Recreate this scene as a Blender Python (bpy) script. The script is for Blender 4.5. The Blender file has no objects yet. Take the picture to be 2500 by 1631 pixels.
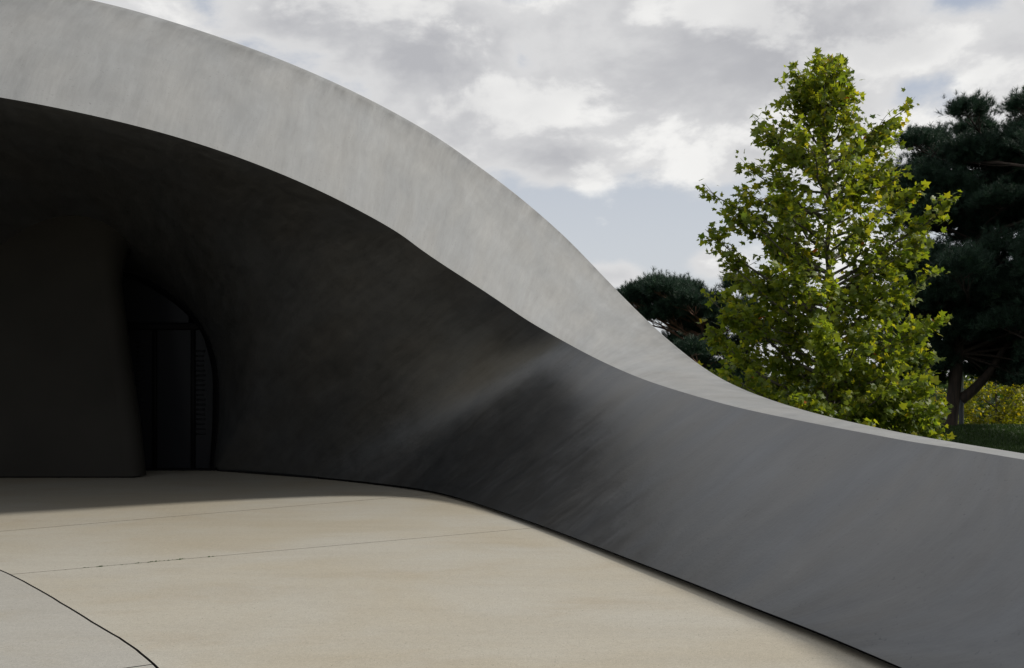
import bpy, math, random
import numpy as np

rng = np.random.default_rng(7)
random.seed(7)
sc = bpy.context.scene
col = sc.collection
R = math.radians

# ------------------------------------------------------------------ camera
cam_data = bpy.data.cameras.new("camera")
cam = bpy.data.objects.new("camera", cam_data)
col.objects.link(cam)
cam.location = (0, 0, 1.6)
cam.rotation_euler = (R(90), 0, 0)
cam_data.lens = 35.0
cam_data.sensor_width = 36.0
cam_data.shift_y = 0.0438
cam_data.clip_end = 6000
sc.camera = cam

# ------------------------------------------------------------------ light
SUN_EL = 36.5
SUN_H = np.array([0.999, 0.03]) / np.linalg.norm([0.999, 0.03])    # horizontal direction to the sun
SUN_V = np.array([SUN_H[0] * math.cos(R(SUN_EL)), SUN_H[1] * math.cos(R(SUN_EL)), math.sin(R(SUN_EL))])
sun_data = bpy.data.lights.new("sun", 'SUN')
sun_data.energy = 4.3
sun_data.angle = R(4.6)
sun_data.color = (1.0, 0.945, 0.86)
sun = bpy.data.objects.new("sun", sun_data)
col.objects.link(sun)
from mathutils import Vector
sun.rotation_euler = Vector(SUN_V.tolist()).to_track_quat('Z', 'Y').to_euler()
sun.location = (30, 8, 30)

sc.view_settings.view_transform = 'Standard'
sc.view_settings.look = 'None'
sc.view_settings.exposure = 0.0
sc.view_settings.gamma = 1.0
sc.cycles.use_denoising = True
sc.cycles.max_bounces = 8


class NT:
    """small helper for node trees"""
    def __init__(self, tree):
        self.t = tree
        self.n = tree.nodes
        self.l = tree.links

    def node(self, typ, **kw):
        x = self.n.new(typ)
        for k, v in kw.items():
            setattr(x, k, v)
        return x

    def put(self, sock, v):
        if isinstance(v, bpy.types.NodeSocket):
            self.l.new(v, sock)
        elif v is not None:
            sock.default_value = v

    def math(self, op, a, b=None, c=None, clamp=False):
        x = self.node('ShaderNodeMath', operation=op, use_clamp=clamp)
        self.put(x.inputs[0], a)
        if b is not None:
            self.put(x.inputs[1], b)
        if c is not None:
            self.put(x.inputs[2], c)
        return x.outputs[0]

    def vmath(self, op, a, b=None):
        x = self.node('ShaderNodeVectorMath', operation=op)
        self.put(x.inputs[0], a)
        if b is not None:
            self.put(x.inputs[1], b)
        return x.outputs['Value'] if op in ('DOT_PRODUCT', 'LENGTH', 'DISTANCE') else x.outputs[0]

    def noise(self, vec, scale, detail=4, rough=0.5, dist=0.0, dim='3D'):
        x = self.node('ShaderNodeTexNoise', noise_dimensions=dim)
        if vec is not None:
            self.put(x.inputs['Vector'], vec)
        x.inputs['Scale'].default_value = scale
        x.inputs['Detail'].default_value = detail
        x.inputs['Roughness'].default_value = rough
        x.inputs['Distortion'].default_value = dist
        return x.outputs['Fac']

    def mapr(self, v, a, b, c=0.0, d=1.0, smooth=False):
        x = self.node('ShaderNodeMapRange')
        x.interpolation_type = 'SMOOTHSTEP' if smooth else 'LINEAR'
        self.put(x.inputs[0], v)
        for i, k in enumerate((a, b, c, d)):
            self.put(x.inputs[1 + i], k)
        return x.outputs[0]

    def mix(self, f, a, b, mode='MIX'):
        x = self.node('ShaderNodeMix', data_type='RGBA', blend_type=mode)
        self.put(x.inputs[0], f)
        self.put(x.inputs[6], a)
        self.put(x.inputs[7], b)
        return x.outputs[2]

    def mapping(self, vec, scale=(1, 1, 1), loc=(0, 0, 0), rot=(0, 0, 0)):
        x = self.node('ShaderNodeMapping')
        self.put(x.inputs[0], vec)
        x.inputs['Location'].default_value = loc
        x.inputs['Rotation'].default_value = rot
        x.inputs['Scale'].default_value = scale
        return x.outputs[0]

    def comb(self, x_, y_, z_):
        x = self.node('ShaderNodeCombineXYZ')
        for i, v in enumerate((x_, y_, z_)):
            self.put(x.inputs[i], v)
        return x.outputs[0]

    def bump(self, h, strength, dist):
        x = self.node('ShaderNodeBump')
        x.inputs['Strength'].default_value = strength
        x.inputs['Distance'].default_value = dist
        self.put(x.inputs['Height'], h)
        return x.outputs[0]


def c4(r, g=None, b=None):
    if g is None:
        g = b = r
    return (r, g, b, 1.0)


# ------------------------------------------------------------------ sky with broken cloud
world = bpy.data.worlds.new("World")
sc.world = world
world.use_nodes = True
w = NT(world.node_tree)
w.n.clear()
wout = w.node('ShaderNodeOutputWorld')
bg = w.node('ShaderNodeBackground')
bg.inputs['Strength'].default_value = 0.1
sky = w.node('ShaderNodeTexSky', sky_type='NISHITA')
sky.sun_disc = False
sky.sun_elevation = R(SUN_EL)
sky.sun_rotation = math.atan2(SUN_H[0], SUN_H[1])
sky.dust_density = 2.2
sky.air_density = 1.0
sky.ozone_density = 1.3
geo = w.node('ShaderNodeTexCoord')
sep = w.node('ShaderNodeSeparateXYZ')
w.l.new(geo.outputs['Generated'], sep.inputs[0])
dx, dy, dz = sep.outputs
elev = w.math('ARCSINE', dz)
az = w.math('ARCTAN2', dx, dy)
# cloud space: direction, flattened so that the banks lie level
cv = w.mapping(geo.outputs['Generated'], scale=(1.0, 1.0, 1.75))


def cloud_density(vec):
    a = w.noise(w.mapping(vec, loc=(3.1, 1.7, 0.4)), 2.6, 3, 0.5)
    b = w.noise(w.mapping(vec, loc=(1.3, 8.2, 5.0)), 6.0, 10, 0.57, 0.15)
    return w.math('ADD', w.math('MULTIPLY', a, 0.42), w.math('MULTIPLY', b, 0.68))


def blob(x0, y0, sx, sy, amp):
    """a cloud bank (or a clear gap, amp < 0) centred on one azimuth and elevation, degrees"""
    u = w.math('DIVIDE', w.math('SUBTRACT', az, R(x0)), R(sx))
    v = w.math('DIVIDE', w.math('SUBTRACT', elev, R(y0)), R(sy))
    q = w.math('ADD', w.math('MULTIPLY', u, u), w.math('MULTIPLY', v, v))
    return w.math('MULTIPLY', w.math('EXPONENT', w.math('MULTIPLY', q, -1.0)), amp)


dens = cloud_density(cv)
dens_sun = cloud_density(w.mapping(cv, loc=(0.014, -0.008, 0.060)))
# more cloud higher up, thin near the horizon
bias = w.mapr(elev, R(5), R(14), -0.085, 0.075, True)
for b_ in ((3.2, 12.0, 3.4, 1.4, 0.17), (6.0, 9.2, 9.5, 2.8, -0.18), (6.3, 5.9, 2.4, 0.9, 0.22),
           (11.4, 6.6, 1.8, 0.9, 0.18), (1.0, 22.0, 3.6, 1.5, -0.20), (-3.0, 18.0, 7.0, 3.0, 0.08),
           (9.0, 16.0, 7.0, 2.4, 0.12), (23.0, 14.5, 4.0, 1.8, -0.14), (25.0, 20.5, 3.0, 2.2, -0.16), (20.0, 18.5, 4.0, 2.0, 0.08),
           (-14.0, 20.0, 5.0, 2.5, 0.06)):
    bias = w.math('ADD', bias, blob(*b_))
dm = w.math('ADD', dens, bias)
mask = w.mapr(dm, 0.49, 0.60, 0, 1, True)
thick = w.mapr(dm, 0.56, 0.74, 0, 1, True)
lit = w.mapr(w.math('SUBTRACT', dens, dens_sun), -0.055, 0.055, 0, 1, True)
glow = w.mapr(w.math('SUBTRACT', dens, dens_sun), -0.005, 0.085, 0, 1, True)
broad = w.mapr(w.noise(w.mapping(cv, loc=(6.0, 2.5, 1.0)), 3.4, 4, 0.5), 0.40, 0.62, 0, 1, True)
shade = w.math('MULTIPLY', thick, w.math('ADD', w.math('MULTIPLY', w.math('SUBTRACT', 1.0, lit), 0.75), w.math('MULTIPLY', broad, 0.45)))
cloud_c = w.mix(w.math('MULTIPLY', shade, 1.0, clamp=True), w.mix(glow, c4(7.1, 7.1, 7.15), c4(9.0, 8.95, 8.8)), c4(4.7, 4.75, 5.0))
haze_c = w.mix(w.mapr(elev, R(4), R(24), 0, 1, True), c4(6.85, 7.05, 7.4), c4(4.3, 4.8, 5.75))
clear_c = w.mix(0.22, haze_c, sky.outputs[0])
final_c = w.mix(mask, clear_c, cloud_c)
ground_c = w.mix(w.mapr(elev, R(-3), R(0), 0, 1), c4(1.2, 1.3, 0.9), final_c)
w.l.new(ground_c, bg.inputs['Color'])
w.l.new(bg.outputs[0], wout.inputs[0])


# ------------------------------------------------------------------ materials
def new_mat(name):
    m = bpy.data.materials.new(name)
    m.use_nodes = True
    t = NT(m.node_tree)
    t.n.clear()
    out = t.node('ShaderNodeOutputMaterial')
    p = t.node('ShaderNodeBsdfPrincipled')
    t.l.new(p.outputs[0], out.inputs[0])
    return m, t, p, out


def plain(name, c, rough=0.6, metal=0.0, spec=0.5, grain=9.0):
    m, t, p, o = new_mat(name)
    tc = t.node('ShaderNodeTexCoord')
    n = t.noise(tc.outputs['Object'], grain, 5)
    t.l.new(t.mix(t.mapr(n, 0.3, 0.7), c4(*[x * 0.8 for x in c]), c4(*[x * 1.15 for x in c])), p.inputs['Base Color'])
    p.inputs['Roughness'].default_value = rough
    p.inputs['Metallic'].default_value = metal
    p.inputs['Specular IOR Level'].default_value = spec
    return m


def shell_metal(name, base, warm, cool, metal, rough, streak=1.0, mott=1.0, ior=None):
    """blasted sheet steel: long streaks run down the slope (uv in metres: x along, y down the slope)"""
    m, t, p, o = new_mat(name)
    uv = t.node('ShaderNodeUVMap').outputs[0]
    tc = t.node('ShaderNodeTexCoord').outputs['Object']
    wob = t.noise(tc, 0.9, 2)
    wv = t.vmath('ADD', uv, t.comb(t.math('MULTIPLY', wob, 0.35), 0.0, 0.0))
    s1 = t.noise(t.mapping(wv, scale=(2.6, 0.42, 1)), 1.0, 5, 0.55)
    s2 = t.noise(t.mapping(wv, scale=(9.0, 0.9, 1), loc=(4, 2, 0)), 1.0, 6, 0.6)
    s3 = t.noise(t.mapping(uv, scale=(34.0, 3.0, 1), loc=(9, 5, 0)), 1.0, 4, 0.6)
    cl = t.noise(tc, 0.55, 4, 0.55)
    blot = t.noise(tc, 3.2, 6, 0.62, 0.4)
    sp = t.noise(tc, 34.0, 3, 0.6)
    v = t.math('MULTIPLY_ADD', t.math('SUBTRACT', s1, 0.5), 0.34 * streak, 1.0)
    v = t.math('MULTIPLY_ADD', t.math('SUBTRACT', s2, 0.5), 0.36 * streak, v)
    v = t.math('MULTIPLY_ADD', t.math('SUBTRACT', s3, 0.5), 0.18 * streak, v)
    v = t.math('MULTIPLY_ADD', t.math('SUBTRACT', cl, 0.5), 0.35, v)
    v = t.math('MULTIPLY_ADD', t.math('SUBTRACT', blot, 0.5), 0.42 * mott, v)
    patch = t.noise(t.mapping(wv, scale=(1.9, 1.0, 1), loc=(1, 8, 0)), 1.6, 6, 0.6, 0.6)
    v = t.math('MULTIPLY_ADD', t.math('SUBTRACT', patch, 0.5), 0.42 * mott, v)
    pits = t.math('MULTIPLY', t.mapr(sp, 0.30, 0.36, 1, 0), t.mapr(blot, 0.38, 0.58, 0, 1))
    v = t.math('MULTIPLY', v, t.math('MULTIPLY_ADD', pits, -0.30, 1.0))
    dirt = t.node('ShaderNodeAttribute', attribute_name="tint").outputs['Fac']
    v = t.math('MULTIPLY', v, t.math('MULTIPLY_ADD', t.math('MULTIPLY', dirt, t.mapr(t.noise(t.mapping(uv, scale=(3.2, 0.25, 1)), 1.0, 6, 0.65), 0.36, 0.66)), -0.42, 1.0))
    hue = t.mapr(t.noise(t.mapping(wv, scale=(1.4, 0.5, 1), loc=(7, 7, 0)), 1.0, 4), 0.35, 0.65)
    tint = t.mix(hue, c4(*warm), c4(*cool))
    cc = t.mix(1.0, tint, t.comb(v, v, v), 'MULTIPLY')
    t.l.new(t.mix(1.0, cc, c4(base), 'MULTIPLY'), p.inputs['Base Color'])
    p.inputs['Metallic'].default_value = metal
    p.inputs['Specular IOR Level'].default_value = 0.25
    if ior:
        p.inputs['IOR'].default_value = ior
        t.l.new(t.math('MULTIPLY', v, 0.5), p.inputs['Specular IOR Level'])
        t.l.new(tint, p.inputs['Specular Tint'])
    t.l.new(t.mapr(t.math('ADD', t.math('MULTIPLY', s2, 0.5), t.math('MULTIPLY', blot, 0.5)), 0.35, 0.65, rough - 0.05, rough + 0.07), p.inputs['Roughness'])
    t.l.new(t.bump(t.math('ADD', t.math('MULTIPLY', sp, 0.2), t.math('ADD', cl, t.math('MULTIPLY', s3, 0.12))), 0.12, 0.05), p.inputs['Normal'])
    return m


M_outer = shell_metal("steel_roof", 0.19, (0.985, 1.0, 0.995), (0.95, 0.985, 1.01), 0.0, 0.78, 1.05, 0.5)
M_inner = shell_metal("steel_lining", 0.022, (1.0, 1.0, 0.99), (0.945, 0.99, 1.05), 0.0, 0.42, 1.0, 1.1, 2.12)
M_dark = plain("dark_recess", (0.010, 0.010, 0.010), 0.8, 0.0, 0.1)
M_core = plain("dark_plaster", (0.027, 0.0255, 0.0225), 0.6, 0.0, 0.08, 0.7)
M_frame = plain("black_frame", (0.004, 0.004, 0.005), 0.5, 0.0, 0.05)
M_post = plain("post_metal", (0.07, 0.08, 0.09), 0.5, 0.3)
M_postcap = plain("post_diffuser", (0.55, 0.58, 0.56), 0.4)

m, t, p, o = new_mat("dark_glass")
p.inputs['Base Color'].default_value = c4(0.016, 0.017, 0.020)
p.inputs['Roughness'].default_value = 0.2
p.inputs['IOR'].default_value = 1.5
p.inputs['Specular IOR Level'].default_value = 0.04
tc = t.node('ShaderNodeTexCoord').outputs['Object']
t.l.new(t.bump(t.noise(tc, 1.2, 2), 0.02, 0.02), p.inputs['Normal'])
M_glass = m
M_etch = plain("etched_film", (0.0145, 0.0155, 0.018), 0.6, 0.0, 0.05)


def paving(name, c1, c2, stain):
    m, t, p, o = new_mat(name)
    tc = t.node('ShaderNodeTexCoord').outputs['Object']
    big = t.noise(tc, 0.42, 5, 0.55, 0.3)
    mid = t.noise(t.mapping(tc, rot=(0, 0, R(30)), scale=(0.7, 1.5, 1)), 0.9, 7, 0.66, 0.5)
    spk = t.noise(tc, 160.0, 3, 0.7)
    spk2 = t.noise(tc, 60.0, 4, 0.7)
    fine = t.noise(tc, 420.0, 2, 0.7)
    c = t.mix(t.mapr(big, 0.36, 0.64, 0, 1, True), c4(*c1), c4(*c2))
    c = t.mix(t.mapr(mid, 0.50, 0.80, 0, 0.6, True), c, c4(*stain))
    g = t.math('ADD', t.mapr(spk, 0.25, 0.75, 0.74, 1.26), t.mapr(spk2, 0.3, 0.7, -0.13, 0.13))
    g = t.math('ADD', g, t.mapr(t.noise(tc, 18.0, 5, 0.75), 0.3, 0.7, -0.07, 0.07))
    g = t.math('ADD', g, t.mapr(fine, 0.2, 0.8, -0.10, 0.10))
    dots = t.mapr(t.noise(t.mapping(tc, loc=(3, 1, 0)), 52.0, 2, 0.5), 0.70, 0.74, 1.0, 0.35)
    g = t.math('MULTIPLY', g, dots)
    wear = t.noise(t.mapping(tc, rot=(0, 0, R(-62)), scale=(0.5, 3.0, 1), loc=(2, 0, 0)), 1.1, 5, 0.6, 0.8)
    g = t.math('MULTIPLY', g, t.mapr(wear, 0.35, 0.68, 1.02, 0.97, True))
    c = t.mix(1.0, c, t.comb(g, g, g), 'MULTIPLY')
    t.l.new(c, p.inputs['Base Color'])
    p.inputs['Roughness'].default_value = 0.8
    p.inputs['Specular IOR Level'].default_value = 0.3
    t.l.new(t.bump(t.math('ADD', spk, t.math('MULTIPLY', fine, 0.5)), 0.25, 0.004), p.inputs['Normal'])
    return m


M_pave = paving("paving_warm", (0.296, 0.270, 0.216), (0.310, 0.296, 0.258), (0.26, 0.22, 0.16))
M_pave_grey = paving("paving_grey", (0.260, 0.252, 0.228), (0.282, 0.274, 0.250), (0.255, 0.235, 0.19))


def leaf_mat(name, ramp, trans, transcol, rough=0.5):
    m, t, p, o = new_mat(name)
    at = t.node('ShaderNodeAttribute', attribute_name="tint").outputs['Fac']
    cr = t.node('ShaderNodeValToRGB')
    e = cr.color_ramp.elements
    while len(e) < len(ramp):
        e.new(0.5)
    for k, (pos, cc) in enumerate(ramp):
        e[k].position = pos
        e[k].color = c4(*cc)
    t.l.new(at, cr.inputs[0])
    t.l.new(cr.outputs[0], p.inputs['Base Color'])
    p.inputs['Roughness'].default_value = rough
    p.inputs['Specular IOR Level'].default_value = 0.35
    tr = t.node('ShaderNodeBsdfTranslucent')
    t.l.new(t.mix(1.0, cr.outputs[0], c4(*transcol), 'MULTIPLY'), tr.inputs['Color'])
    mx = t.node('ShaderNodeMixShader')
    mx.inputs[0].default_value = trans
    t.l.new(p.outputs[0], mx.inputs[1])
    t.l.new(tr.outputs[0], mx.inputs[2])
    t.l.new(mx.outputs[0], o.inputs[0])
    return m


M_plane = leaf_mat("plane_leaf", [(0.0, (0.055, 0.100, 0.013)), (0.55, (0.125, 0.165, 0.013)), (0.93, (0.23, 0.225, 0.015)),
                                  (0.985, (0.30, 0.20, 0.02)), (1.0, (0.34, 0.10, 0.02))], 0.5, (2.6, 2.3, 1.2))
M_needle = leaf_mat("pine_needle", [(0.0, (0.010, 0.024, 0.016)), (0.7, (0.024, 0.056, 0.034)), (1.0, (0.045, 0.09, 0.045))], 0.12, (1.3, 1.4, 1.0), 0.6)
M_yellow = leaf_mat("yellow_leaf", [(0.0, (0.06, 0.085, 0.008)), (0.6, (0.14, 0.155, 0.008)), (1.0, (0.26, 0.22, 0.012))], 0.5, (2.6, 2.3, 1.0))
M_shrub = leaf_mat("shrub_leaf", [(0.0, (0.015, 0.03, 0.010)), (0.7, (0.035, 0.065, 0.014)), (1.0, (0.08, 0.10, 0.015))], 0.3, (1.6, 1.7, 0.8))
M_grass = leaf_mat("grass_blade", [(0.0, (0.012, 0.030, 0.005)), (1.0, (0.03, 0.060, 0.009))], 0.3, (1.4, 1.5, 0.8))


def bark(name, c1, c2, sc_=(9, 9, 1.6)):
    m, t, p, o = new_mat(name)
    tc = t.node('ShaderNodeTexCoord').outputs['Object']
    n = t.noise(t.mapping(tc, scale=sc_), 1.5, 6, 0.65)
    t.l.new(t.mix(t.mapr(n, 0.35, 0.65, 0, 1, True), c4(*c1), c4(*c2)), p.inputs['Base Color'])
    p.inputs['Roughness'].default_value = 0.85
    t.l.new(t.bump(n, 0.7, 0.03), p.inputs['Normal'])
    return m


M_bark_plane = bark("plane_bark", (0.04, 0.035, 0.026), (0.11, 0.10, 0.075), (6, 6, 3))
M_bark_pine = bark("pine_bark", (0.02, 0.015, 0.012), (0.05, 0.034, 0.025))
M_bark_red = bark("pine_limb_bark", (0.08, 0.042, 0.027), (0.17, 0.09, 0.055))

m, t, p, o = new_mat("lawn_soil")
tc = t.node('ShaderNodeTexCoord').outputs['Object']
n1 = t.noise(tc, 0.6, 5)
n2 = t.noise(tc, 30.0, 4, 0.7)
cc = t.mix(t.mapr(n1, 0.35, 0.65), c4(0.015, 0.036, 0.007), c4(0.028, 0.055, 0.010))
t.l.new(t.mix(t.mapr(n2, 0.3, 0.7), t.mix(1.0, cc, c4(0.6), 'MULTIPLY'), cc), p.inputs['Base Color'])
p.inputs['Roughness'].default_value = 0.9
t.l.new(t.bump(n2, 0.6, 0.05), p.inputs['Normal'])
M_lawn = m


# ------------------------------------------------------------------ mesh helpers
def mk(name, V, F, mat, parent=None, smooth=True, uv=None, tint=None):
    V = np.asarray(V, dtype=np.float32)
    F = np.asarray(F, dtype=np.int32)
    me = bpy.data.meshes.new(name)
    k = F.shape[1]
    me.vertices.add(len(V))
    me.vertices.foreach_set("co", V.ravel())
    me.loops.add(F.size)
    me.loops.foreach_set("vertex_index", F.ravel())
    me.polygons.add(len(F))
    me.polygons.foreach_set("loop_start", np.arange(0, F.size, k, dtype=np.int32))
    if smooth:
        me.polygons.foreach_set("use_smooth", np.ones(len(F), dtype=bool))
    if uv is not None:
        l = me.uv_layers.new(name="UVMap")
        l.data.foreach_set("uv", np.asarray(uv, dtype=np.float32)[F.ravel()].ravel())
    if tint is not None:
        a = me.attributes.new("tint", 'FLOAT', 'POINT')
        a.data.foreach_set("value", np.asarray(tint, dtype=np.float32))
    me.update(calc_edges=True)
    me.validate()
    me.materials.append(mat)
    ob = bpy.data.objects.new(name, me)
    col.objects.link(ob)
    if parent is not None:
        ob.parent = parent
    return ob


def empty(name, loc, label=None, cat=None, group=None):
    e = bpy.data.objects.new(name, None)
    e.empty_display_size = 0.3
    e.location = loc
    col.objects.link(e)
    if label:
        e["label"] = label
        e["category"] = cat
    if group:
        e["group"] = group
    return e


def local(V, root):
    return np.asarray(V, dtype=float) - np.array(root.location)


def spline(P, sub):
    """chordal hermite through the key points, sub steps for each span"""
    P = np.asarray(P, float)
    d = np.linalg.norm(np.diff(P, axis=0), axis=1) + 1e-6
    T = np.zeros_like(P)
    T[0] = (P[1] - P[0]) / d[0]
    T[-1] = (P[-1] - P[-2]) / d[-1]
    for i in range(1, len(P) - 1):
        a = (P[i] - P[i - 1]) / d[i - 1]
        b = (P[i + 1] - P[i]) / d[i]
        T[i] = (a * d[i] + b * d[i - 1]) / (d[i] + d[i - 1])
    out = []
    for i in range(len(P) - 1):
        for s in np.arange(sub) / sub:
            h1 = 2 * s**3 - 3 * s**2 + 1
            h2 = s**3 - 2 * s**2 + s
            h3 = -2 * s**3 + 3 * s**2
            h4 = s**3 - s**2
            out.append(h1 * P[i] + h2 * d[i] * T[i] + h3 * P[i + 1] + h4 * d[i] * T[i + 1])
    out.append(P[-1])
    return np.array(out)


def smooth_rows(P, n):
    P = P.copy()
    for _ in range(n):
        P[1:-1] = 0.25 * P[:-2] + 0.5 * P[1:-1] + 0.25 * P[2:]
    return P


def grid_mesh(name, G, mat, parent, flip=False, tint=None):
    """G[i, j] rows along the building, columns down the section; uv in metres"""
    n, k = G.shape[:2]
    V = G.reshape(-1, 3)
    mid = G[:, k // 2]
    u = np.concatenate([[0], np.cumsum(np.linalg.norm(np.diff(mid, axis=0), axis=1))])
    dv = np.linalg.norm(np.diff(G, axis=1), axis=2)
    v = np.concatenate([np.zeros((n, 1)), np.cumsum(dv, axis=1)], axis=1)
    uv = np.stack([np.repeat(u[:, None], k, 1), v], axis=2).reshape(-1, 2)
    i, j = np.meshgrid(np.arange(n - 1), np.arange(k - 1), indexing='ij')
    a = (i * k + j).ravel()
    F = np.stack([a, a + 1, a + k + 1, a + k], axis=1)
    if flip:
        F = F[:, ::-1]
    return mk(name, local(V, parent), F, mat, parent, True, uv, tint)


def tubes(paths, radii, seg=7):
    """list of polylines with radii -> one tube mesh (V, F)"""
    VV, FF, off = [], [], 0
    for P, r in zip(paths, radii):
        P = np.asarray(P, float)
        r = np.asarray(r, float)
        T = np.gradient(P, axis=0)
        T /= np.linalg.norm(T, axis=1)[:, None] + 1e-9
        ref = np.array([0.31, 0.87, 0.37]) if abs(T[0] @ np.array([0.31, 0.87, 0.37])) < 0.9 else np.array([1.0, 0, 0])
        A = np.cross(T, ref)
        A /= np.linalg.norm(A, axis=1)[:, None] + 1e-9
        Bn = np.cross(T, A)
        th = np.arange(seg) / seg * 2 * math.pi
        ring = P[:, None] + r[:, None, None] * (A[:, None] * np.cos(th)[None, :, None] + Bn[:, None] * np.sin(th)[None, :, None])
        n = len(P)
        VV.append(ring.reshape(-1, 3))
        i, j = np.meshgrid(np.arange(n - 1), np.arange(seg), indexing='ij')
        j2 = (j + 1) % seg
        FF.append(np.stack([i * seg + j, i * seg + j2, (i + 1) * seg + j2, (i + 1) * seg + j], axis=2).reshape(-1, 4) + off)
        off += n * seg
    return np.concatenate(VV), np.concatenate(FF)


def box(x0, x1, y0, y1, z0, z1, bev=0.0):
    V = np.array([(x, y, z) for z in (z0, z1) for y in (y0, y1) for x in (x0, x1)], float)
    F = np.array([(0, 2, 3, 1), (4, 5, 7, 6), (0, 1, 5, 4), (2, 6, 7, 3), (0, 4, 6, 2), (1, 3, 7, 5)])
    return V, F


def add_bevel(ob, wd, seg=2):
    b = ob.modifiers.new("bevel", 'BEVEL')
    b.width = wd
    b.segments = seg
    b.limit_method = 'ANGLE'


# ------------------------------------------------------------------ ground
def ground_z(x, y):
    z = np.full_like(x, -0.16)
    back = np.clip((y - 12) / 8, 0, 1)
    z = z - 0.24 * back * np.clip((x - 2) / 3, 0, 1)
    crest = np.exp(-((y - 33.5) / 5.5) ** 2) * 0.36
    left = np.clip((x - 8.5) / 4.5, 0, 1)
    z = z + crest * (left * left * (3 - 2 * left))
    fall = np.clip((y - 35) / 22, 0, 1)
    z = z - 2.6 * fall * fall * (3 - 2 * fall)
    return z


gx = np.concatenate([[-3000, -800, -250, -100, -60], np.linspace(-40, 60, 101), [80, 120, 300, 900, 3000]])
gy = np.concatenate([[-3000, -800, -250, -100, -60], np.linspace(-30, 70, 101), [90, 130, 300, 900, 4000]])
X, Y = np.meshgrid(gx, gy, indexing='ij')
Z = ground_z(X, Y)
V = np.stack([X, Y, Z], axis=2).reshape(-1, 3)
n, k = X.shape
i, j = np.meshgrid(np.arange(n - 1), np.arange(k - 1), indexing='ij')
a = (i * k + j).ravel()
lawn = mk("lawn", V, np.stack([a, a + k, a + k + 1, a + 1], axis=1), M_lawn)
lawn["kind"] = "structure"

# plaza: a dark bed with cast slabs on it, open joints between them
plaza = mk("plaza", [(-30, -14, -0.07), (5.6, -14, -0.07), (3.4, 6, -0.07), (2.2, 11, -0.07), (1.5, 22, -0.07), (-30, 22, -0.07)],
           [(0, 1, 2, 3, 4, 5)], M_dark, None, False)
plaza["kind"] = "structure"


def slab(poly, mat, z0=-0.06, z1=0.0):
    P = np.asarray(poly, float)
    n = len(P)
    me = bpy.data.meshes.new("paving_slab")
    V = [(x, y, z1) for x, y in P] + [(x, y, z0) for x, y in P]
    F = [tuple(range(n))] + [(i, n + i, n + (i + 1) % n, (i + 1) % n) for i in range(n)]
    me.from_pydata(V, [], F)
    me.update()
    me.materials.append(mat)
    me.materials.append(M_dark)          # joint filler on the edges
    for q in me.polygons[1:]:
        q.material_index = 1
    ob = bpy.data.objects.new("paving_slab", me)
    col.objects.link(ob)
    ob.parent = plaza
    return ob


def offset_line(P, d):
    """shift a polyline sideways (to its left) by d"""
    P = np.asarray(P, float)
    T = np.gradient(P, axis=0)
    T /= np.linalg.norm(T, axis=1)[:, None]
    return P + d * np.stack([-T[:, 1], T[:, 0]], axis=1)


joint_a = np.array([(-30.0, -8.95), (-5.38, 10.44), (-1.62, 13.40), (1.6, 15.93)])
joint_b0 = np.array([-4.11, 8.14])
joint_b = np.array([(-6.0, 7.031), joint_b0, (0.287, 10.72), (2.4, 11.96)])
jc = spline([(-12.0, 14.6), (-7.0, 10.6), (-5.2, 9.18), (-4.28, 8.33), (-3.46, 7.40), (-2.76, 6.55), (-2.27, 5.95), (-1.96, 5.51),
             (-1.35, 4.5), (-0.7, 3.0), (0.0, 0.0), (0.4, -6.0), (0.5, -14.0)], 6)
rag = rng.normal(0, 0.0015, len(jc))
jc = jc + np.stack([rag, rag * 0.5], 1)
# joint_c meets joint_a and joint_b: indices where it crosses
ia = int(np.argmin(np.abs(jc[:, 0] - (-5.75)) + np.abs(jc[:, 1] - 9.75)))
ib = int(np.argmin(np.linalg.norm(jc - joint_b0, axis=1)))
c_right = offset_line(jc, 0.008)[::1]     # left of travel = east side (travel goes south)
c_left = offset_line(jc, -0.008)
ja_up = offset_line(joint_a, 0.007)
ja_dn = offset_line(joint_a, -0.007)
jb_up = offset_line(joint_b, 0.0055)
jb_dn = offset_line(joint_b, -0.0055)


def on_line(L, x):
    return (x, float(np.interp(x, L[:, 0], L[:, 1])))


def isect(P, L):
    """where the curved joint P crosses the straight joint L: (index of the next point on P, place)"""
    d_ = P[:, 1] - np.array([on_line(L, x_)[1] for x_ in P[:, 0]])
    for q in range(len(P) - 1):
        if d_[q] > 0 >= d_[q + 1] and P[q, 0] > -9:
            f_ = d_[q] / (d_[q] - d_[q + 1])
            return q + 1, tuple(P[q] + f_ * (P[q + 1] - P[q]))
    raise ValueError("joints do not cross")


def pts(A_):
    return [tuple(q) for q in A_]


cr, cl_ = c_right, c_left
n1, p1 = isect(cr, ja_dn)
n2, p2 = isect(cr, jb_up)
n3, p3 = isect(cr, jb_dn)
n4, p4 = isect(cl_, ja_dn)
slab(pts(ja_up) + [(1.4, 22.0), (-30.0, 22.0)], M_pave)
slab([p1] + pts(cr[n1:n2]) + [p2] + pts(jb_up[2:]) + [on_line(ja_dn, 1.5)] + [q for q in pts(ja_dn)[::-1] if p1[0] < q[0] < 1.5], M_pave)
slab([on_line(jb_dn, 2.35), on_line(jb_dn, 0.2), on_line(jb_dn, -2.0), p3] + pts(cr[n3:]) +
     [(5.2, -14), (4.4, -6), (3.6, 1.0), (3.1, 5.0), (2.75, 8.0)], M_pave)
ic = int(np.argmin(np.linalg.norm(jc - np.array([-2.03, 5.53]), axis=1)))
dirb = np.array([4.4, 2.58])
far_w = cl_[ic] - dirb * 6.0
nrm = np.array([-2.58, 4.4]) / np.linalg.norm(dirb) * 0.007
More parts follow.
